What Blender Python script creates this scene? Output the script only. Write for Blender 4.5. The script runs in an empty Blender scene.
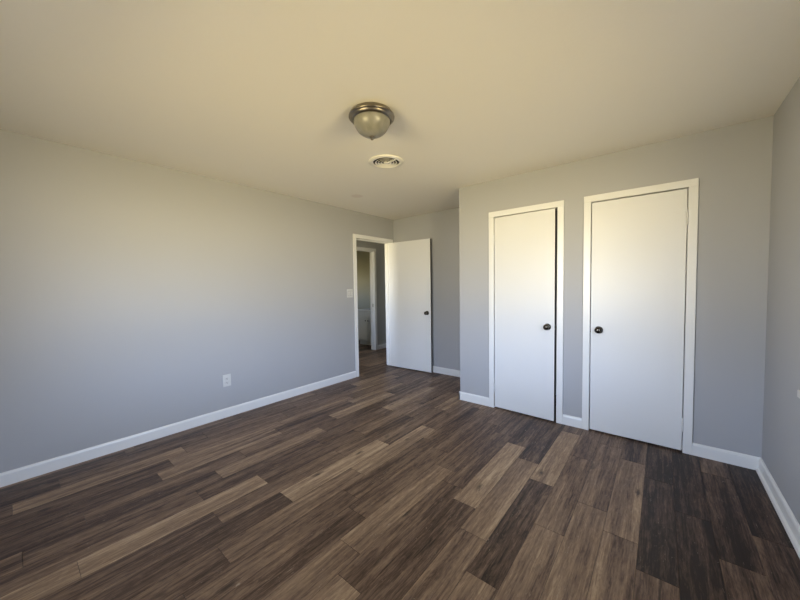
import bpy, bmesh, math, random
from mathutils import Vector, Matrix

S = bpy.context.scene
COL = S.collection
PI = math.pi

# ------------------------------------------------------------------ measures
XL, XR = -3.4949, 0.5588            # left and right wall
YR, YC, YB = -0.38, 3.2981, 4.1118  # rear wall, closet wall, back wall of the alcove
XC = -1.8106                        # side of the closet block
H = 2.44
WT = 0.115                          # thickness of an inner wall
XH = -4.651                         # far wall of the hall
BH = 0.0935                         # baseboard height
CT, CW = 0.018, 0.055               # casing thickness and width

# ------------------------------------------------------------------ camera
yaw, pitch, roll, cam_h, fpx = -0.6867, 0.0434, 0.0149, 1.3356, 320.173


def cam_axis(a, b, F):
    cr, sr = math.cos(roll), math.sin(roll)
    a, b = cr * a + sr * b, -sr * a + cr * b
    cp, sp = math.cos(pitch), math.sin(pitch)
    Y, z = cp * F + sp * b, -sp * F + cp * b
    cy, sy = math.cos(yaw), math.sin(yaw)
    return Vector((cy * a + sy * Y, -sy * a + cy * Y, z))


cam = bpy.data.cameras.new('camera')
cam.sensor_fit = 'HORIZONTAL'
cam.sensor_width = 36
cam.lens = fpx / 800 * 36
cam.clip_start = 0.01
co = bpy.data.objects.new('camera', cam)
COL.objects.link(co)
ax, ay, az = cam_axis(1, 0, 0), cam_axis(0, 1, 0), -cam_axis(0, 0, 1)
m = Matrix.Identity(4)
for i in range(3):
    m[i][0], m[i][1], m[i][2] = ax[i], ay[i], az[i]
m[2][3] = cam_h
co.matrix_world = m
S.camera = co

# ------------------------------------------------------------------ world: sky above, sunlit ground below
W = bpy.data.worlds.new('daylight')
S.world = W
W.use_nodes = True
nt = W.node_tree
nt.nodes.clear()


def N(tree, kind, **kw):
    n = tree.nodes.new(kind)
    for k, v in kw.items():
        setattr(n, k, v)
    return n


out = N(nt, 'ShaderNodeOutputWorld')
bg = N(nt, 'ShaderNodeBackground')
tc = N(nt, 'ShaderNodeTexCoord')
sep = N(nt, 'ShaderNodeSeparateXYZ')
nt.links.new(tc.outputs['Generated'], sep.inputs[0])
mr = N(nt, 'ShaderNodeMapRange')
mr.inputs['From Min'].default_value = -1
nt.links.new(sep.outputs['Z'], mr.inputs['Value'])
ramp = N(nt, 'ShaderNodeValToRGB')
els = ramp.color_ramp.elements
SKY_STRENGTH = 40.0
# sine of the elevation: near ground in the shade of the house, sunlit ground further out,
# bright horizon, blue sky up to the eaves that shade the windows
BANDS = ((-1.0, (0.02, 0.015, 0.01)), (-0.55, (0.03, 0.025, 0.015)), (-0.40, (0.44, 0.35, 0.17)), (-0.22, (0.60, 0.495, 0.25)),
         (-0.10, (0.78, 0.68, 0.44)), (-0.02, (1.0, 0.90, 0.66)), (0.04, (0.70, 0.68, 0.60)), (0.15, (0.62, 0.69, 0.80)),
         (0.30, (0.58, 0.74, 1.08)), (0.42, (0.30, 0.37, 0.48)), (0.60, (0.10, 0.12, 0.15)), (1.0, (0.06, 0.07, 0.09)))
els.remove(els[1])
for k, (se, c) in enumerate(BANDS):
    e = els[0] if k == 0 else els.new((se + 1) / 2)
    e.position, e.color = (se + 1) / 2, (*c, 1)
nt.links.new(mr.outputs[0], ramp.inputs[0])
nt.links.new(ramp.outputs[0], bg.inputs['Color'])
bg.inputs['Strength'].default_value = SKY_STRENGTH
nt.links.new(bg.outputs[0], out.inputs['Surface'])

# the window openings (the daylight of the room comes through them)
REAR_WIN = (-1.85, -0.90, 0.95, 2.05)     # x0 x1 z0 z1 in the rear wall
RIGHT_WIN = (0.75, 1.60, 0.95, 2.05)      # y0 y1 z0 z1 in the right wall
BATH_ADDED_WIN = (4.35, 4.75, 1.12, 1.60)           # y0 y1 z0 z1 unseen opening added in the bathroom's far wall for light
XBATH = -6.9
HALL_ADDED_WIN = (-4.45, -3.85, 1.0, 2.0)        # x0 x1 z0 z1 opening added at the hall's near end to brighten it
YHALL = 1.6


def portal(name, loc, rot, sx, sy):
    l = bpy.data.lights.new(name, 'AREA')
    l.shape = 'RECTANGLE'
    l.size, l.size_y = sx, sy
    l.cycles.is_portal = True
    o = bpy.data.objects.new(name, l)
    o.location, o.rotation_euler = loc, rot
    COL.objects.link(o)


x0, x1, z0, z1 = REAR_WIN
portal('rear_window_daylight', ((x0 + x1) / 2, YR - 0.13, (z0 + z1) / 2), (PI / 2, 0, 0), x1 - x0, z1 - z0)
y0, y1, z0, z1 = RIGHT_WIN
portal('right_window_daylight', (XR + 0.13, (y0 + y1) / 2, (z0 + z1) / 2), (PI / 2, 0, PI / 2), y1 - y0, z1 - z0)
x0, x1, z0, z1 = HALL_ADDED_WIN
portal('hall_added_daylight', ((x0 + x1) / 2, YHALL - 0.13, (z0 + z1) / 2), (PI / 2, 0, 0), x1 - x0, z1 - z0)  # portal of the opening added to light the hall
y0, y1, z0, z1 = BATH_ADDED_WIN
portal('bathroom_added_daylight', (XBATH - 0.13, (y0 + y1) / 2, (z0 + z1) / 2), (PI / 2, 0, -PI / 2), y1 - y0, z1 - z0)  # portal of the unseen opening added to light the bathroom

S.view_settings.view_transform = 'Standard'
S.view_settings.look = 'None'
S.view_settings.gamma = 1
S.view_settings.use_curve_mapping = False
S.view_settings.exposure = 0.0
S.cycles.max_bounces = 12
S.cycles.diffuse_bounces = 8

# ------------------------------------------------------------------ materials


def mat(name, color, rough=0.5, metal=0.0, bump=0.0, bump_scale=60.0, vary=0.0, spec=0.5, coat=0.0):
    M = bpy.data.materials.new(name)
    M.use_nodes = True
    t = M.node_tree
    b = t.nodes['Principled BSDF']
    b.inputs['Base Color'].default_value = (*color, 1)
    b.inputs['Roughness'].default_value = rough
    b.inputs['Metallic'].default_value = metal
    b.inputs['Specular IOR Level'].default_value = spec
    b.inputs['Coat Weight'].default_value = coat
    tcn = N(t, 'ShaderNodeTexCoord')
    if vary:
        nz = N(t, 'ShaderNodeTexNoise')
        nz.inputs['Scale'].default_value = 1.7
        nz.inputs['Detail'].default_value = 4
        t.links.new(tcn.outputs['Object'], nz.inputs['Vector'])
        r = N(t, 'ShaderNodeMapRange')
        r.inputs['To Min'].default_value = 1 - vary
        r.inputs['To Max'].default_value = 1 + vary
        t.links.new(nz.outputs['Fac'], r.inputs['Value'])
        vm = N(t, 'ShaderNodeVectorMath', operation='SCALE')
        vm.inputs[0].default_value = color
        t.links.new(r.outputs[0], vm.inputs['Scale'])
        t.links.new(vm.outputs[0], b.inputs['Base Color'])
    if bump:
        nb = N(t, 'ShaderNodeTexNoise')
        nb.inputs['Scale'].default_value = bump_scale
        nb.inputs['Detail'].default_value = 3
        t.links.new(tcn.outputs['Object'], nb.inputs['Vector'])
        bn = N(t, 'ShaderNodeBump')
        bn.inputs['Strength'].default_value = bump
        bn.inputs['Distance'].default_value = 0.004
        t.links.new(nb.outputs['Fac'], bn.inputs['Height'])
        t.links.new(bn.outputs[0], b.inputs['Normal'])
    return M


M_WALL = mat('grey_wall_paint', (0.40, 0.403, 0.415), 0.6, bump=0.05, bump_scale=120, vary=0.02, spec=0.35)
M_HALL = mat('hall_wall_paint', (0.40, 0.405, 0.40), 0.6, bump=0.05, bump_scale=120, spec=0.3)
M_BATH = mat('bathroom_wall_paint', (0.38, 0.375, 0.285), 0.6, bump=0.05, bump_scale=120, spec=0.3)
M_TRIM = mat('white_trim_paint', (0.76, 0.76, 0.75), 0.32, bump=0.04, bump_scale=40, vary=0.02)
M_DOOR = mat('white_door_paint', (0.71, 0.71, 0.705), 0.38, bump=0.05, bump_scale=14, vary=0.025)
M_EDGE = mat('dark_door_edge', (0.035, 0.035, 0.035), 0.6)
M_KNOB = mat('dark_polished_knob', (0.075, 0.068, 0.058), 0.14, metal=1.0)
M_BRASS = mat('dark_latch_metal', (0.10, 0.09, 0.075), 0.4, metal=0.8)
M_NICKEL = mat('brushed_nickel', (0.235, 0.21, 0.175), 0.34, metal=1.0, bump=0.03, bump_scale=200)
M_PLASTIC = mat('white_plastic', (0.60, 0.60, 0.58), 0.35)
M_SLOT_SHADE = mat('slot_shade', (0.03, 0.03, 0.03), 0.7)  # near-black, shade of slots and gaps put into the colour
M_VENT = mat('white_vent_enamel', (0.80, 0.78, 0.72), 0.4)
M_DUCT_SHADE = mat('duct_shade', (0.02, 0.018, 0.015), 0.9)  # near-black in place of the shade inside the duct
M_CAB = mat('cream_cabinet_paint', (0.68, 0.66, 0.58), 0.4)
M_TOP = mat('white_cultured_marble', (0.80, 0.79, 0.75), 0.2, vary=0.04)


def ceiling_material():
    M = mat('ceiling_paint', (0.84, 0.815, 0.755), 0.85, bump=0.10, bump_scale=45, spec=0.2)
    t = M.node_tree
    b = t.nodes['Principled BSDF']
    g = N(t, 'ShaderNodeNewGeometry')
    d = N(t, 'ShaderNodeVectorMath', operation='DISTANCE')
    d.inputs[1].default_value = (-2.90, 2.74, H)
    t.links.new(g.outputs['Position'], d.inputs[0])
    r = N(t, 'ShaderNodeMapRange')
    r.inputs['From Min'].default_value = 0.055
    r.inputs['From Max'].default_value = 0.085
    t.links.new(d.outputs['Value'], r.inputs['Value'])
    mx = N(t, 'ShaderNodeMix', data_type='RGBA')
    mx.inputs['A'].default_value = (0.76, 0.71, 0.66, 1)      # old round patch
    mx.inputs['B'].default_value = (0.84, 0.815, 0.755, 1)
    t.links.new(r.outputs[0], mx.inputs['Factor'])
    t.links.new(mx.outputs['Result'], b.inputs['Base Color'])
    return M


M_CEIL = ceiling_material()


def shade_material():
    M = mat('frosted_shade_glass', (0.24, 0.23, 0.19), 0.30, spec=0.5)
    t = M.node_tree
    b = t.nodes['Principled BSDF']
    tcn = N(t, 'ShaderNodeTexCoord')
    nz = N(t, 'ShaderNodeTexNoise')
    nz.inputs['Scale'].default_value = 9
    nz.inputs['Detail'].default_value = 5
    nz.inputs['Distortion'].default_value = 1.2
    t.links.new(tcn.outputs['Object'], nz.inputs['Vector'])
    cr = N(t, 'ShaderNodeValToRGB')
    cr.color_ramp.elements[0].position, cr.color_ramp.elements[0].color = 0.3, (0.19, 0.185, 0.163, 1)
    cr.color_ramp.elements[1].position, cr.color_ramp.elements[1].color = 0.75, (0.29, 0.28, 0.25, 1)
    t.links.new(nz.outputs['Fac'], cr.inputs[0])
    t.links.new(cr.outputs[0], b.inputs['Base Color'])
    b.inputs['Subsurface Weight'].default_value = 0.15
    b.inputs['Subsurface Radius'].default_value = (0.03, 0.03, 0.02)
    return M


M_SHADE = shade_material()


def floor_material():
    M = bpy.data.materials.new('vinyl_plank_floor')
    M.use_nodes = True
    t = M.node_tree
    b = t.nodes['Principled BSDF']
    L = t.links.new
    g = N(t, 'ShaderNodeNewGeometry')
    at = N(t, 'ShaderNodeAttribute', attribute_name='tone')
    asd = N(t, 'ShaderNodeAttribute', attribute_name='seed')
    off = N(t, 'ShaderNodeCombineXYZ')
    mm = N(t, 'ShaderNodeMath', operation='MULTIPLY')
    mm.inputs[1].default_value = 37.0
    L(asd.outputs['Fac'], mm.inputs[0])
    L(mm.outputs[0], off.inputs['X'])
    m2 = N(t, 'ShaderNodeMath', operation='MULTIPLY')
    m2.inputs[1].default_value = 91.0
    L(asd.outputs['Fac'], m2.inputs[0])
    L(m2.outputs[0], off.inputs['Y'])
    L(asd.outputs['Fac'], off.inputs['Z'])
    add = N(t, 'ShaderNodeVectorMath', operation='ADD')
    L(g.outputs['Position'], add.inputs[0])
    L(off.outputs[0], add.inputs[1])

    def noise(sx, sy, detail=4, dist=0.0, rough=0.55):
        mp = N(t, 'ShaderNodeVectorMath', operation='MULTIPLY')
        mp.inputs[1].default_value = (sx, sy, 1)
        L(add.outputs[0], mp.inputs[0])
        n = N(t, 'ShaderNodeTexNoise')
        n.inputs['Scale'].default_value = 1
        n.inputs['Detail'].default_value = detail
        n.inputs['Distortion'].default_value = dist
        n.inputs['Roughness'].default_value = rough
        L(mp.outputs[0], n.inputs['Vector'])
        return n.outputs['Fac']

    def rng(v, a, b_, c, d):
        r = N(t, 'ShaderNodeMapRange')
        r.inputs['From Min'].default_value, r.inputs['From Max'].default_value = a, b_
        r.inputs['To Min'].default_value, r.inputs['To Max'].default_value = c, d
        L(v, r.inputs['Value'])
        return r.outputs[0]

    def math_(op, a, b_):
        n = N(t, 'ShaderNodeMath', operation=op)
        for i, v in enumerate((a, b_)):
            if isinstance(v, (int, float)):
                n.inputs[i].default_value = v
            else:
                L(v, n.inputs[i])
        return n.outputs[0]

    broad = rng(noise(17, 0.9, 3, 0.5), 0.28, 0.72, -0.24, 0.24)       # slow streaks along a plank
    streak = rng(noise(46, 1.9, 5, 0.9, 0.65), 0.27, 0.73, -0.22, 0.22)
    fine = rng(noise(150, 9, 4, 0.8, 0.75), 0.25, 0.75, -0.20, 0.20)
    blotch = rng(noise(34, 8, 5, 1.6, 0.7), 0.25, 0.75, -0.17, 0.17)
    tone = math_('ADD', math_('ADD', math_('ADD', math_('ADD', at.outputs['Fac'], broad), streak), fine), blotch)
    cr = N(t, 'ShaderNodeValToRGB')
    e = cr.color_ramp.elements
    e[0].position, e[0].color = 0.0, (0.022, 0.0130, 0.0088, 1)
    e[1].position, e[1].color = 1.0, (0.48, 0.348, 0.230, 1)
    for p, c in ((0.25, (0.088, 0.053, 0.037)), (0.5, (0.190, 0.124, 0.084)), (0.75, (0.305, 0.209, 0.134))):
        q = e.new(p)
        q.color = (*c, 1)
    L(tone, cr.inputs[0])
    # knots
    mp = N(t, 'ShaderNodeVectorMath', operation='MULTIPLY')
    mp.inputs[1].default_value = (9, 3.2, 1)
    L(add.outputs[0], mp.inputs[0])
    vo = N(t, 'ShaderNodeTexVoronoi')
    vo.inputs['Scale'].default_value = 1
    L(mp.outputs[0], vo.inputs['Vector'])
    vs = N(t, 'ShaderNodeSeparateColor')
    L(vo.outputs['Color'], vs.inputs[0])
    pick = math_('GREATER_THAN', vs.outputs[0], 0.5)
    kd = math_('ADD', vo.outputs['Distance'], rng(noise(60, 20, 3), 0.3, 0.7, -0.06, 0.06))
    knot = math_('MULTIPLY', rng(kd, 0.05, 0.19, 0.85, 0.0), pick)
    mx = N(t, 'ShaderNodeMix', data_type='RGBA')
    mx.inputs['B'].default_value = (0.035, 0.023, 0.017, 1)
    L(cr.outputs[0], mx.inputs['A'])
    L(knot, mx.inputs['Factor'])
    # pale cerused flecks
    fl = noise(110, 26, 4, 0.8, 0.7)
    gate = rng(noise(12, 5, 2), 0.50, 0.62, 0.0, 1.0)
    fleck = math_('MULTIPLY', rng(fl, 0.62, 0.68, 0.0, 0.7), gate)
    mx2 = N(t, 'ShaderNodeMix', data_type='RGBA')
    mx2.inputs['B'].default_value = (0.40, 0.32, 0.25, 1)
    L(mx.outputs['Result'], mx2.inputs['A'])
    L(fleck, mx2.inputs['Factor'])
    L(mx2.outputs['Result'], b.inputs['Base Color'])
    L(rng(fine, -0.24, 0.24, 0.50, 0.38), b.inputs['Roughness'])
    b.inputs['Specular IOR Level'].default_value = 0.28
    bp = N(t, 'ShaderNodeBump')
    bp.inputs['Strength'].default_value = 0.12
    bp.inputs['Distance'].default_value = 0.002
    L(tone, bp.inputs['Height'])
    L(bp.outputs[0], b.inputs['Normal'])
    return M


M_FLOOR = floor_material()

# ------------------------------------------------------------------ mesh helpers


def link(name, bm, material, parent=None, smooth=False, autosmooth=None):
    me = bpy.data.meshes.new(name)
    bmesh.ops.recalc_face_normals(bm, faces=bm.faces)
    bm.to_mesh(me)
    bm.free()
    for mm_ in (material if isinstance(material, (list, tuple)) else [material]):
        me.materials.append(mm_)
    o = bpy.data.objects.new(name, me)
    COL.objects.link(o)
    if smooth:
        for p in me.polygons:
            p.use_smooth = True
        if autosmooth:
            me.set_sharp_from_angle(angle=autosmooth)
    if parent:
        o.parent = parent
    return o


def box(bm, a, b, bevel=0.0, seg=2):
    lo = [min(a[i], b[i]) for i in range(3)]
    hi = [max(a[i], b[i]) for i in range(3)]
    r = bmesh.ops.create_cube(bm, size=1)
    for v in r['verts']:
        for i in range(3):
            v.co[i] = lo[i] + (v.co[i] + 0.5) * (hi[i] - lo[i])
    if bevel:
        es = list({e for v in r['verts'] for e in v.link_edges})
        bmesh.ops.bevel(bm, geom=es, offset=bevel, segments=seg, affect='EDGES', profile=0.5)


def lathe(bm, profile, n=40, mtx=None, mi=0):
    """profile: (radius, height) pairs about local z"""
    mtx = mtx or Matrix.Identity(4)
    rings = []
    for r, z in profile:
        if r < 1e-6:
            rings.append([bm.verts.new(mtx @ Vector((0, 0, z)))])
        else:
            rings.append([bm.verts.new(mtx @ Vector((r * math.cos(2 * PI * i / n), r * math.sin(2 * PI * i / n), z))) for i in range(n)])
    for A, B in zip(rings, rings[1:]):
        for i in range(n):
            j = (i + 1) % n
            if len(A) == 1 and len(B) == 1:
                continue
            if len(A) == 1:
                f = bm.faces.new((A[0], B[i], B[j]))
            elif len(B) == 1:
                f = bm.faces.new((A[i], A[j], B[0]))
            else:
                f = bm.faces.new((A[i], A[j], B[j], B[i]))
            f.material_index = mi
            f.smooth = True


def extrude_profile(bm, prof, p0, p1, nrm):
    """sweep a profile of (offset from wall, height) along p0->p1; nrm points into the room"""
    p0, p1, nrm = Vector(p0), Vector(p1), Vector(nrm)
    A = [bm.verts.new(p0 + nrm * u + Vector((0, 0, v))) for u, v in prof]
    B = [bm.verts.new(p1 + nrm * u + Vector((0, 0, v))) for u, v in prof]
    n = len(prof)
    for i in range(n):
        j = (i + 1) % n
        bm.faces.new((A[i], A[j], B[j], B[i]))
    bm.faces.new(A[::-1])
    bm.faces.new(B)


def structure(o, label=None, cat=None):
    o['kind'] = 'structure'
    if label:
        o['label'] = label
        o['category'] = cat
    return o


def tag(o, label, cat, group=None):
    o['label'] = label
    o['category'] = cat
    if group:
        o['group'] = group
    return o


def empty(name, loc, rz=0.0):
    o = bpy.data.objects.new(name, None)
    o.empty_display_size = 0.05
    o.location = loc
    o.rotation_euler = (0, 0, rz)
    COL.objects.link(o)
    return o


def wall(name, boxes, material):
    bm = bmesh.new()
    for a, b in boxes:
        box(bm, a, b)
    return structure(link(name, bm, material))


# ------------------------------------------------------------------ floor: planks six inches by three feet
PW, PL, PX0 = 0.1533, 0.914, -0.0745
# per column: (y of one end joint, {index of plank from that joint: tone})
PLANKS = {
    3: (2.42, {-2: .34, -1: .28, 0: .02}),
    2: (2.115, {-2: .36, -1: .30, 0: .04, 1: .36}),
    1: (1.50, {-1: .26, 0: .06, 1: .08, 2: .1}),
    0: (1.80, {-1: .34, 0: .06, 1: .10}),
    -1: (1.98, {-2: .36, -1: .50, 0: .58, 1: .28}),
    -2: (2.155, {-2: .4, -1: .56, 0: .48, 1: .42}),
    -3: (1.805, {-2: .42, -1: .55, 0: .47, 1: .40}),
    -4: (2.215, {-2: .54, -1: .18, 0: .66, 1: .34}),
    -5: (1.52, {-2: .4, -1: .50, 0: .62, 1: .22}),
    -6: (1.71, {-2: .5, -1: .36, 0: .70, 1: .24}),
    -7: (0.915, {-1: .68, 0: .36, 1: .36, 2: .34}),
    -8: (1.97, {-2: .48, -1: .60, 0: .36, 1: .34}),
    -9: (1.249, {-2: .4, -1: .36, 0: .44, 1: .38, 2: .4}),
    -10: (1.34, {-2: .3, -1: .41, 0: .40, 1: .34, 2: .5}),
    -11: (1.54, {-2: .26, -1: .48, 0: .66, 1: .46, 2: .3}),
    -12: (1.98, {-3: .3, -2: .32, -1: .80, 0: .40, 1: .62}),
    -13: (1.63, {-2: .32, -1: .40, 0: .34, 1: .48, 2: .36}),
    -14: (1.07, {-2: .68, -1: .74, 0: .34, 1: .44, 2: .4}),
    -15: (1.64, {-2: .39, -1: .30, 0: .34, 1: .62, 2: .4}),
    -16: (0.90, {-1: .35, 0: .56, 1: .34, 2: .40}),
    -17: (1.14, {-1: .41, 0: .36, 1: .66, 2: .36}),
    -18: (1.54, {-2: .26, -1: .58, 0: .32, 1: .58, 2: .4}),
    -19: (1.65, {-2: .28, -1: .60, 0: .52, 1: .38, 2: .34}),
    -20: (0.87, {-1: .66, 0: .42, 1: .38, 2: .56, 3: .3}),
    -21: (1.08, {-2: .26, -1: .44, 0: .40, 1: .32, 2: .6}),
    -22: (0.55, {-1: .26, 0: .30, 1: .36, 2: .34, 3: .3}),
}


def build_floor():
    rnd = random.Random(11)
    xa, xb, ya, yb = XBATH - 0.12, XR + 0.12, YR - 0.12, 5.75
    me = bpy.data.meshes.new('floor')
    vs, fs, tones, seeds = [], [], [], []
    g, dep = 0.0009, 0.0016

    def quad(ps, t, s):
        k = len(vs)
        vs.extend(ps)
        fs.append((k, k + 1, k + 2, k + 3))
        tones.append(t)
        seeds.append(s)

    c = math.floor((xa - PX0) / PW)
    while PX0 + c * PW < xb:
        cx0, cx1 = max(xa, PX0 + c * PW), min(xb, PX0 + (c + 1) * PW)
        base, tn = PLANKS.get(c, (rnd.uniform(0, 0.9), {}))
        k = math.floor((ya - base) / PL)
        while base + k * PL < yb:
            y0_, y1_ = max(ya, base + k * PL), min(yb, base + (k + 1) * PL)
            t = tn.get(k, rnd.choice((.26, .32, .38, .45, .52, .62)))
            s = rnd.random()
            X0, X1, Y0, Y1 = cx0 + g, cx1 - g, y0_ + g, y1_ - g
            quad([(X0, Y0, 0), (X1, Y0, 0), (X1, Y1, 0), (X0, Y1, 0)], t, s)
            o = [(cx0, y0_, -dep), (cx1, y0_, -dep), (cx1, y1_, -dep), (cx0, y1_, -dep)]
            i_ = [(X0, Y0, 0), (X1, Y0, 0), (X1, Y1, 0), (X0, Y1, 0)]
            for a in range(4):
                b = (a + 1) % 4
                quad([o[a], o[b], i_[b], i_[a]], t * 0.25, s)
            k += 1
        c += 1
    # slab underneath
    zz = -0.05
    quad([(xa, ya, zz), (xa, yb, zz), (xb, yb, zz), (xb, ya, zz)], 0.2, 0.5)
    for p, q in (((xa, ya), (xb, ya)), ((xb, ya), (xb, yb)), ((xb, yb), (xa, yb)), ((xa, yb), (xa, ya))):
        quad([(*p, zz), (*q, zz), (*q, -dep), (*p, -dep)], 0.2, 0.5)
    me.from_pydata(vs, [], fs)
    for nm, arr in (('tone', tones), ('seed', seeds)):
        at = me.attributes.new(nm, 'FLOAT', 'FACE')
        at.data.foreach_set('value', arr)
    me.materials.append(M_FLOOR)
    o = bpy.data.objects.new('floor', me)
    COL.objects.link(o)
    structure(o)


build_floor()

# ------------------------------------------------------------------ ceiling and walls
OPEN_TOP = 2.0515
D_Y0, D_Y1 = 3.2546, 4.028                 # bedroom doorway (in the left wall)
C1_X0, C1_X1 = -1.395, -0.770              # first closet opening
C2_X0, C2_X1 = -0.4985, 0.1425             # second closet opening
HD_TOP = 2.064
HD_Y0, HD_Y1 = 4.06, 4.832                 # hall doorway to the bathroom
YN = 5.55                                  # far wall of hall and bathroom

bm = bmesh.new()
box(bm, (XBATH - 0.12, YR - 0.12, H), (XR + 0.12, 5.75, H + 0.1))
structure(link('ceiling', bm, M_CEIL))

XLo = XL - WT
wall('wall_left', [((XLo, YR - 0.12, 0), (XL, D_Y0, H)), ((XLo, D_Y0, OPEN_TOP), (XL, D_Y1, H)),
                   ((XLo, D_Y1, 0), (XL, YB, H))], M_WALL)
YCi = YC + WT
wall('wall_closet', [((XC, YC, 0), (C1_X0, YCi, H)), ((C1_X0, YC, OPEN_TOP), (C1_X1, YCi, H)),
                     ((C1_X1, YC, 0), (C2_X0, YCi, H)), ((C2_X0, YC, OPEN_TOP), (C2_X1, YCi, H)),
                     ((C2_X1, YC, 0), (XR, YCi, H))], M_WALL)
wall('wall_alcove', [((XC, YCi, 0), (XC + WT, YB, H))], M_WALL)
wall('wall_back', [((XLo, YB, 0), (XR + 0.12, YB + WT, H))], M_WALL)
y0, y1, z0, z1 = RIGHT_WIN
wall('wall_right', [((XR, YR - 0.12, 0), (XR + 0.12, y0, H)), ((XR, y1, 0), (XR + 0.12, YB, H)),
                    ((XR, y0, 0), (XR + 0.12, y1, z0)), ((XR, y0, z1), (XR + 0.12, y1, H))], M_WALL)
x0, x1, z0, z1 = REAR_WIN
wall('wall_rear', [((XL, YR - 0.12, 0), (x0, YR, H)), ((x1, YR - 0.12, 0), (XR, YR, H)),
                   ((x0, YR - 0.12, 0), (x1, YR, z0)), ((x0, YR - 0.12, z1), (x1, YR, H))], M_WALL)
# hall and bathroom beyond the doorway
XHo = XH - WT
wall('wall_hall', [((XHo, YHALL - 0.12, 0), (XH, HD_Y0, H)), ((XHo, HD_Y0, HD_TOP), (XH, HD_Y1, H)),
                   ((XHo, HD_Y1, 0), (XH, YN, H))], M_HALL)
wall('wall_hall_end', [((XHo, YN, 0), (XLo, YN + WT, H))], M_HALL)
x0, x1, z0, z1 = HALL_ADDED_WIN
wall('wall_hall_start', [((XH, YHALL - .12, 0), (x0, YHALL, H)), ((x1, YHALL - .12, 0), (XLo, YHALL, H)),
                         ((x0, YHALL - .12, 0), (x1, YHALL, z0)), ((x0, YHALL - .12, z1), (x1, YHALL, H))], M_HALL)
wall('wall_hall_side', [((XLo, YB + WT, 0), (XLo + WT, YN, H))], M_HALL)
wall('wall_bathroom_end', [((XBATH - 0.12, YN, 0), (XHo, YN + WT, H))], M_BATH)
wall('wall_bathroom_start', [((XBATH - 0.12, 3.4 - WT, 0), (XHo, 3.4, H))], M_BATH)
y0, y1, z0, z1 = BATH_ADDED_WIN
wall('wall_bathroom_far', [((XBATH - 0.12, 3.4, 0), (XBATH, y0, H)), ((XBATH - 0.12, y1, 0), (XBATH, YN, H)),
                           ((XBATH - 0.12, y0, 0), (XBATH, y1, z0)), ((XBATH - 0.12, y0, z1), (XBATH, y1, H))], M_BATH)


# ------------------------------------------------------------------ windows (frame, sashes, sill)
def window(name, axis, plane, a0, a1, z0, z1, inward):
    bm = bmesh.new()

    def b(u0, u1, w0, w1, d0, d1):
        if axis == 'x':
            box(bm, (u0, plane + d0, w0), (u1, plane + d1, w1), 0.002, 1)
        else:
            box(bm, (plane + d0, u0, w0), (plane + d1, u1, w1), 0.002, 1)
    s = inward
    for (u0, u1, w0, w1) in ((a0 - .06, a0, z0 - .06, z1 + .06), (a1, a1 + .06, z0 - .06, z1 + .06),
                             (a0, a1, z1, z1 + .06), (a0, a1, z0 - .06, z0)):
        b(u0, u1, w0, w1, 0, s * .018)
    b(a0 - .09, a1 + .09, z0 - .02, z0, s * .018, s * .06)
    t = .035
    zm = (z0 + z1) / 2
    for (u0, u1, w0, w1) in ((a0, a0 + t, z0, z1), (a1 - t, a1, z0, z1), (a0 + t, a1 - t, z1 - t, z1),
                             (a0 + t, a1 - t, z0, z0 + t), (a0 + t, a1 - t, zm - .02, zm + .02)):
        b(u0, u1, w0, w1, -s * .08, -s * .05)
    structure(link(name, bm, M_TRIM))


window('window_1', 'x', YR, *REAR_WIN, 1)
window('window_2', 'y', XR, *RIGHT_WIN, -1)

# ------------------------------------------------------------------ baseboards
PROF = [(0, 0), (.014, 0), (.014, BH - .016), (.010, BH - .006), (.004, BH), (0, BH)]
SHOE = [(0, 0), (.029, 0), (.029, .006), (.025, .016), (.0145, .022), (.014, BH - .016), (.010, BH - .006), (.004, BH), (0, BH)]


def baseboard(name, runs, prof=PROF):
    bm = bmesh.new()
    for p0, p1, n in runs:
        extrude_profile(bm, prof, (*p0, 0), (*p1, 0), (*n, 0))
    return structure(link(name, bm, M_TRIM))


D_OUT0 = D_Y0 - CW
baseboard('baseboard_left', [((XL, YR), (XL, D_OUT0), (1, 0))])
baseboard('baseboard_back', [((XL, YB), (XC, YB), (0, -1))])
baseboard('baseboard_alcove', [((XC, YC - .014), (XC, YB), (-1, 0))])
baseboard('baseboard_closet', [((XC - .014, YC), (C1_X0 - CW + .004, YC), (0, -1)),
                               ((C1_X1 + CW - .004, YC), (C2_X0 - CW + .004, YC), (0, -1)),
                               ((C2_X1 + CW - .004, YC), (XR, YC), (0, -1))])
baseboard('baseboard_right', [((XR, YC), (XR, YR), (-1, 0))], SHOE)
baseboard('baseboard_rear', [((XL, YR), (XR, YR), (0, 1))])
baseboard('baseboard_hall', [((XH, HD_Y1 + CW), (XH, YN), (1, 0)), ((XH, YHALL), (XH, HD_Y0 - CW), (1, 0))])


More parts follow.
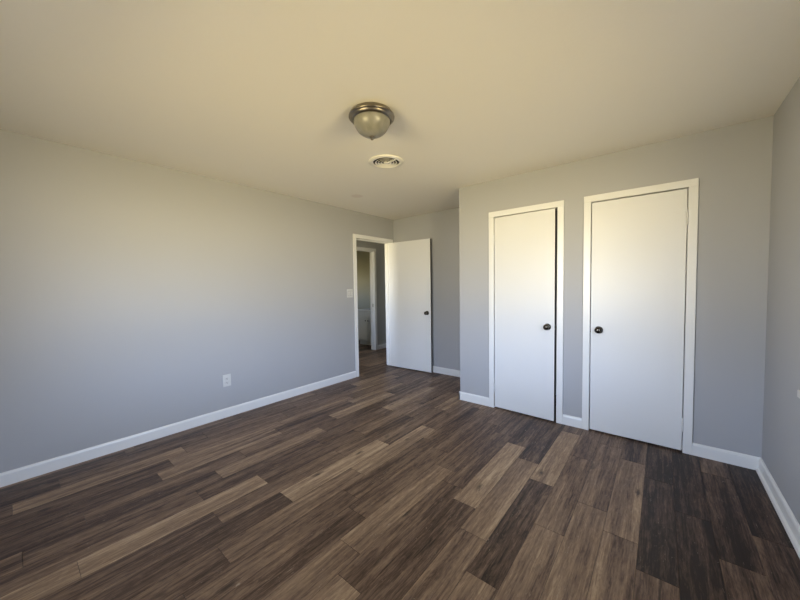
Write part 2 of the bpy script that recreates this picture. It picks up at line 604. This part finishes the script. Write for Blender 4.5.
# ------------------------------------------------------------------ door casings, jambs and stops
def casing(name, axis, face, s, a0, a1, depth, top=OPEN_TOP, both=False, stop=0.05, jt=0.0005):
    """axis: direction the opening runs; face: wall face towards the room; s: sign of the room side normal"""
    bm = bmesh.new()

    def b(u0, u1, w0, w1, d0, d1, bev=0.003):
        if axis == 'x':
            box(bm, (u0, face + d0, w0), (u1, face + d1, w1), bev)
        else:
            box(bm, (face + d0, u0, w0), (face + d1, u1, w1), bev)
    faces = [(0, s * CT)]
    if both:
        faces.append((-s * depth, -s * (depth + CT)))
    for d0, d1 in faces:
        rv = -.001 if d0 == 0 else .008
        b(a0 - CW, a0 - rv, 0, top + rv, d0, d1)
        b(a1 + rv, a1 + CW, 0, top + rv, d0, d1)
        b(a0 - CW, a1 + CW, top + rv, top + CW, d0, d1)
    # jamb boards, set back a little from the casing edge
    b(a0 - .002, a0 + jt, 0, top, .0005 * s, -s * depth, 0)
    b(a1 - jt, a1 + .002, 0, top, .0005 * s, -s * depth, 0)
    b(a0, a1, top - jt, top + .002, .0005 * s, -s * depth, 0)
    # stops behind the closed door
    for (u0, u1, w0, w1) in ((a0 + jt, a0 + jt + .011, 0, top - jt), (a1 - jt - .011, a1 - jt, 0, top - jt),
                             (a0 + jt, a1 - jt, top - jt - .011, top - jt)):
        b(u0, u1, w0, w1, -s * stop, -s * (stop + .033), .002)
    return structure(link(name, bm, M_TRIM))


casing('trim_1', 'y', XL, 1, D_Y0, D_Y1, WT, both=True)
casing('trim_2', 'x', YC, -1, C1_X0, C1_X1, WT)
casing('trim_3', 'x', YC, -1, C2_X0, C2_X1, WT)
casing('trim_4', 'y', XH, 1, HD_Y0, HD_Y1, WT, top=HD_TOP, both=True)


# ------------------------------------------------------------------ doors (origin on the hinge pin)
def knob_mesh():
    """knob with its axis along local -y"""
    bm = bmesh.new()
    rot = Matrix.Rotation(PI / 2, 4, 'X')
    lathe(bm, [(0, 0.064), (.010, .0635), (.019, .060), (.0255, .053), (.0275, .046), (.0262, .039), (.021, .032),
               (.014, .027), (.0115, .022), (.0125, .014)], 32, rot)
    return bm


def rosette_mesh():
    bm = bmesh.new()
    rot = Matrix.Rotation(PI / 2, 4, 'X')
    lathe(bm, [(.0125, .0145), (.018, .013), (.026, .009), (.0315, .004), (.0325, 0), (0, 0)], 36, rot)
    return bm


def make_door(name, label, pivot, rz, width, side, bottom, top, edge_dark, knob_z=0.922, thick=0.035,
              face=-0.006, hinges=(1.82, 0.225), backset=0.062, back_hinges=False):
    """side=+1: slab runs along local +x from the hinge, -1: along local -x. Visible face at local y=face."""
    x0, x1 = (.002, width) if side > 0 else (-width, -.002)
    bm = bmesh.new()
    box(bm, (x0, face, bottom), (x1, face + thick, top), .0015, 2)
    o = structure(link(name, bm, M_DOOR), label, 'door')
    o.location, o.rotation_euler = pivot, (0, 0, rz)
    xe = x1 if side > 0 else x0
    kx = xe - side * backset
    k = link('door_knob', knob_mesh(), M_KNOB, o, True)
    k.location = (kx, face, knob_z)
    link('rosette', rosette_mesh(), M_KNOB, k, True)
    bm = bmesh.new()
    box(bm, (xe - side * .0005, face + .005, knob_z - .028), (xe + side * .0012, face + thick - .005, knob_z + .028))
    box(bm, (xe, face + .011, knob_z - .009), (xe + side * .009, face + .023, knob_z + .009), .002)
    link('latch', bm, M_BRASS, o)
    if edge_dark:
        bm = bmesh.new()
        box(bm, (xe - side * .0005, face + .003, bottom + .002), (xe + side * .0008, face + thick - .001, top - .002))
        e = link('door_edge', bm, M_EDGE, o)
        e['label'] = 'dark unpainted latch edge'
    for hz in hinges:
        bm = bmesh.new()
        for k in range(3):
            lathe(bm, [(0, -.049 + k * .033), (.0070, -.0485 + k * .033), (.0076, -.047 + k * .033),
                       (.0076, -.019 + k * .033), (.0070, -.0175 + k * .033), (0, -.017 + k * .033)], 14)
        lathe(bm, [(0, .057), (.004, .055), (.005, .051), (.004, .049), (0, .049)], 12)
        lathe(bm, [(0, -.057), (.004, -.055), (.005, -.051), (.004, -.049), (0, -.049)], 12)
        box(bm, (-side * .0022, 0, -.049), (side * .0022, .040 if not back_hinges else .002, .049))
        h = link('hinge', bm, M_DOOR, o, True, math.radians(40))
        h.location = (0, -.0145 if not back_hinges else 0.0, hz)
    return o


# bedroom door swung back against the alcove wall
make_door('door_1', 'open white flush door swung back against the alcove wall',
          (XL + .0165, 4.028, 0), math.radians(2.6), 0.782, 1, .014, 2.040, True, face=-.050, thick=.035, back_hinges=True)
make_door('door_2', 'narrow white closet door standing slightly ajar, left of the two',
          (C1_X0 + .0045, YC - .004, 0), math.radians(-2.1), 0.602, 1, .012, 2.0425, True, face=.001)
make_door('door_3', 'closed white closet door nearest the right wall, hinged on its right',
          (C2_X1 - .0045, YC - .004, 0), 0.0, 0.630, -1, .012, 2.0425, False, face=.001)

# strike plates
for nm, a, b in (('strike_plate', (C1_X1 - .0052, YC + .004, .895), (C1_X1 - .0035, YC + .034, .950)),
                 ('strike_plate', (C2_X0 - .001, YC - .0012, .895), (C2_X0 + .010, YC + .001, .955)),
                 ('strike_plate', (XH - .075, HD_Y1 - .0055, .90), (XH - .035, HD_Y1 - .0035, .975))):
    bm = bmesh.new()
    box(bm, a, b, .0005, 1)
    o = link(nm, bm, M_BRASS)
    if nm == 'strike_plate':
        i = len([q for q in bpy.data.objects if q.name.startswith('strike_plate')])
        tag(o, ['dark strike plate in the jamb of the ajar closet door', 'dark strike plate beside the knob of the closed right closet door',
                'dark strike plate on the jamb of the bathroom doorway'][i - 1], 'strike plate')

# ------------------------------------------------------------------ ceiling light
LX, LY = -1.452, 1.514
lt = empty('ceiling_light', (LX, LY, H))
tag(lt, 'flush ceiling light with nickel pan and frosted glass bowl, unlit', 'ceiling light')
bm = bmesh.new()
lathe(bm, [(0, 0), (.126, 0), (.131, -.003), (.1365, -.011), (.1415, -.018), (.1455, -.024), (.1460, -.030), (.1430, -.034),
           (.137, -.036), (.1355, -.039), (.131, -.047), (.1245, -.052), (.121, -.053), (.1185, -.050), (.1185, -.036), (0, -.034)], 64)
link('pan', bm, M_NICKEL, lt, True, math.radians(50))
bm = bmesh.new()
lathe(bm, [(.1165, -.040), (.1165, -.052), (.114, -.068), (.107, -.087), (.095, -.107), (.076, -.125), (.052, -.139),
           (.026, -.147), (.006, -.149), (.006, -.146), (.026, -.144), (.051, -.136), (.074, -.122), (.092, -.105),
           (.104, -.085), (.111, -.067), (.1135, -.052), (.1135, -.040), (.1165, -.040)], 64)
link('glass_bowl', bm, M_SHADE, lt, True)
bm = bmesh.new()
lathe(bm, [(0, -.144), (.013, -.1455), (.0175, -.149), (.015, -.153), (.008, -.155), (.0065, -.157), (.0095, -.161),
           (.0085, -.166), (.0035, -.169), (0, -.1695)], 24)
link('finial', bm, M_NICKEL, lt, True)

# ------------------------------------------------------------------ ceiling vent
VX, VY = -1.915, 2.170
vt = empty('ceiling_vent', (VX, VY, H), math.radians(20))
tag(vt, 'round white ceiling air vent with concentric louvre rings', 'air vent')
bm = bmesh.new()
lathe(bm, [(.155, 0), (.156, -.004), (.151, -.009), (.137, -.012), (.124, -.013), (.117, -.011), (.115, -.005), (.115, 0)], 56)
link('flange', bm, M_VENT, vt, True, math.radians(60))
bm = bmesh.new()
lathe(bm, [(0, -.002), (.115, -.002), (.115, -.0005), (0, -.0005)], 40)
link('duct_shade_disc', bm, M_DUCT_SHADE, vt)  # dark disc closing the vent, the duct's shade put into its colour
for ro in (.098, .074, .050):
    bm = bmesh.new()
    lathe(bm, [(ro - .013, -.006), (ro - .001, -.0135), (ro + .001, -.0125), (ro - .010, -.004), (ro - .013, -.006)], 48)
    link('louvre_ring', bm, M_VENT, vt, True, math.radians(40))
bm = bmesh.new()
lathe(bm, [(0, -.014), (.018, -.0138), (.023, -.012), (.022, -.005), (0, -.004)], 32)
link('centre_cap', bm, M_VENT, vt, True, math.radians(40))
bm = bmesh.new()
box(bm, (.015, -.009, -.0170), (.118, .009, -.0120), .001, 1)
bmesh.ops.rotate(bm, verts=bm.verts, cent=(0, 0, 0), matrix=Matrix.Rotation(math.radians(-25), 3, 'Z'))
link('damper_lever', bm, M_VENT, vt)

# ------------------------------------------------------------------ outlet, switch, jack
def screw(parent, loc, r=.0035):
    bm = bmesh.new()
    lathe(bm, [(r, 0), (r * .9, .001), (0, .0014)], 14, Matrix.Rotation(PI / 2, 4, 'Y'))
    s = link('screw', bm, M_PLASTIC, parent, True)
    s.location = loc
    return s


ou = empty('wall_outlet', (XL, 1.397, .382))
tag(ou, 'white duplex power outlet low on the left wall', 'power outlet')
bm = bmesh.new()
box(bm, (0, -.040, -.062), (.0085, .040, .062), .003)
link('cover_plate', bm, M_PLASTIC, ou)
for dz in (.0205, -.0205):
    bm = bmesh.new()
    box(bm, (.006, -.018, dz - .0155), (.0115, .018, dz + .0155), .004)
    rc = link('receptacle', bm, M_PLASTIC, ou)
    bm = bmesh.new()
    box(bm, (.0112, -.0075, dz - .002), (.0120, -.0050, dz + .007))
    box(bm, (.0112, .0050, dz - .002), (.0120, .0075, dz + .006))
    box(bm, (.0112, -.0025, dz - .010), (.0120, .0025, dz - .005))
    link('slots', bm, M_SLOT_SHADE, rc)
screw(ou, (.0085, 0, 0))

sw = empty('light_switch', (XL, 3.120, 1.242))
tag(sw, 'white double light switch beside the open doorway', 'light switch')
bm = bmesh.new()
box(bm, (0, -.056, -.060), (.006, .056, .060), .003)
link('cover_plate', bm, M_PLASTIC, sw)
for dy, up in ((-.024, 1), (.024, -1)):
    bm = bmesh.new()
    box(bm, (.0045, dy - .0185, -.0350), (.0063, dy + .0185, .0350))
    link('gap_shade', bm, M_SLOT_SHADE, sw)  # dark box edging the rocker, gap shade put into its colour
    bm = bmesh.new()
    box(bm, (.004, dy - .0165, -.033), (.0085, dy + .0165, .033), .0015)
    box(bm, (.006, dy - .0155, 0), (.0105, dy + .0155, up * .031), .0015)
    link('rocker', bm, M_PLASTIC, sw)
    for dz in (.048, -.048):
        screw(sw, (.006, dy, dz))

jk = empty('wall_jack', (XR, 2.482, .764))
tag(jk, 'small white jack box on the right wall above the baseboard', 'wall jack')
bm = bmesh.new()
box(bm, (-.004, -.034, -.024), (0, .034, .024), .0015)
link('back_plate', bm, M_PLASTIC, jk)
bm = bmesh.new()
box(bm, (-.022, -.028, -.019), (-.003, .028, .019), .004)
link('cover', bm, M_PLASTIC, jk)

# ------------------------------------------------------------------ bathroom vanity seen through the hall
VX0, VX1, VYF, VYB = -5.445, -4.835, 5.086, YN
va = empty('vanity_cabinet', ((VX0 + VX1) / 2, VYF, 0))
tag(va, 'cream bathroom vanity with white top beyond the hall doorway', 'vanity')
hw, dp = (VX1 - VX0) / 2, VYB - VYF - .004
bm = bmesh.new()
box(bm, (-hw, .018, .105), (hw, dp, .785), .001, 1)
box(bm, (-hw + .001, .065, 0), (hw - .001, dp, .106))
link('body', bm, M_CAB, va)
bm = bmesh.new()
box(bm, (-hw - .012, -.020, .785), (hw + .012, dp, .812), .004)
box(bm, (-hw - .012, dp - .020, .812), (hw + .012, dp, .90), .003)
link('countertop', bm, M_TOP, va)
bm = bmesh.new()
box(bm, (-hw + .012, 0, .652), (hw - .012, .018, .772), .003)
link('false_front', bm, M_CAB, va)
for s in (-1, 1):
    xa, xb = (-hw + .012, -.005) if s < 0 else (.005, hw - .012)
    bm = bmesh.new()
    box(bm, (xa, .006, .115), (xb, .018, .640), .001, 1)
    fw = .045
    for a, b in (((xa, 0, .115), (xa + fw, .014, .640)), ((xb - fw, 0, .115), (xb, .014, .640)),
                 ((xa + fw, 0, .115), (xb - fw, .014, .115 + fw)), ((xa + fw, 0, .640 - fw), (xb - fw, .014, .640))):
        box(bm, a, b, .0015, 1)
    d = link('door', bm, M_CAB, va)
    bm = bmesh.new()
    lathe(bm, [(0, .024), (.009, .0235), (.0135, .019), (.0125, .013), (.006, .008), (.0065, 0)], 20, Matrix.Rotation(PI / 2, 4, 'X'))
    k = link('knob', bm, M_BRASS, d, True)
    k.location = (s * .040, 0, .565)
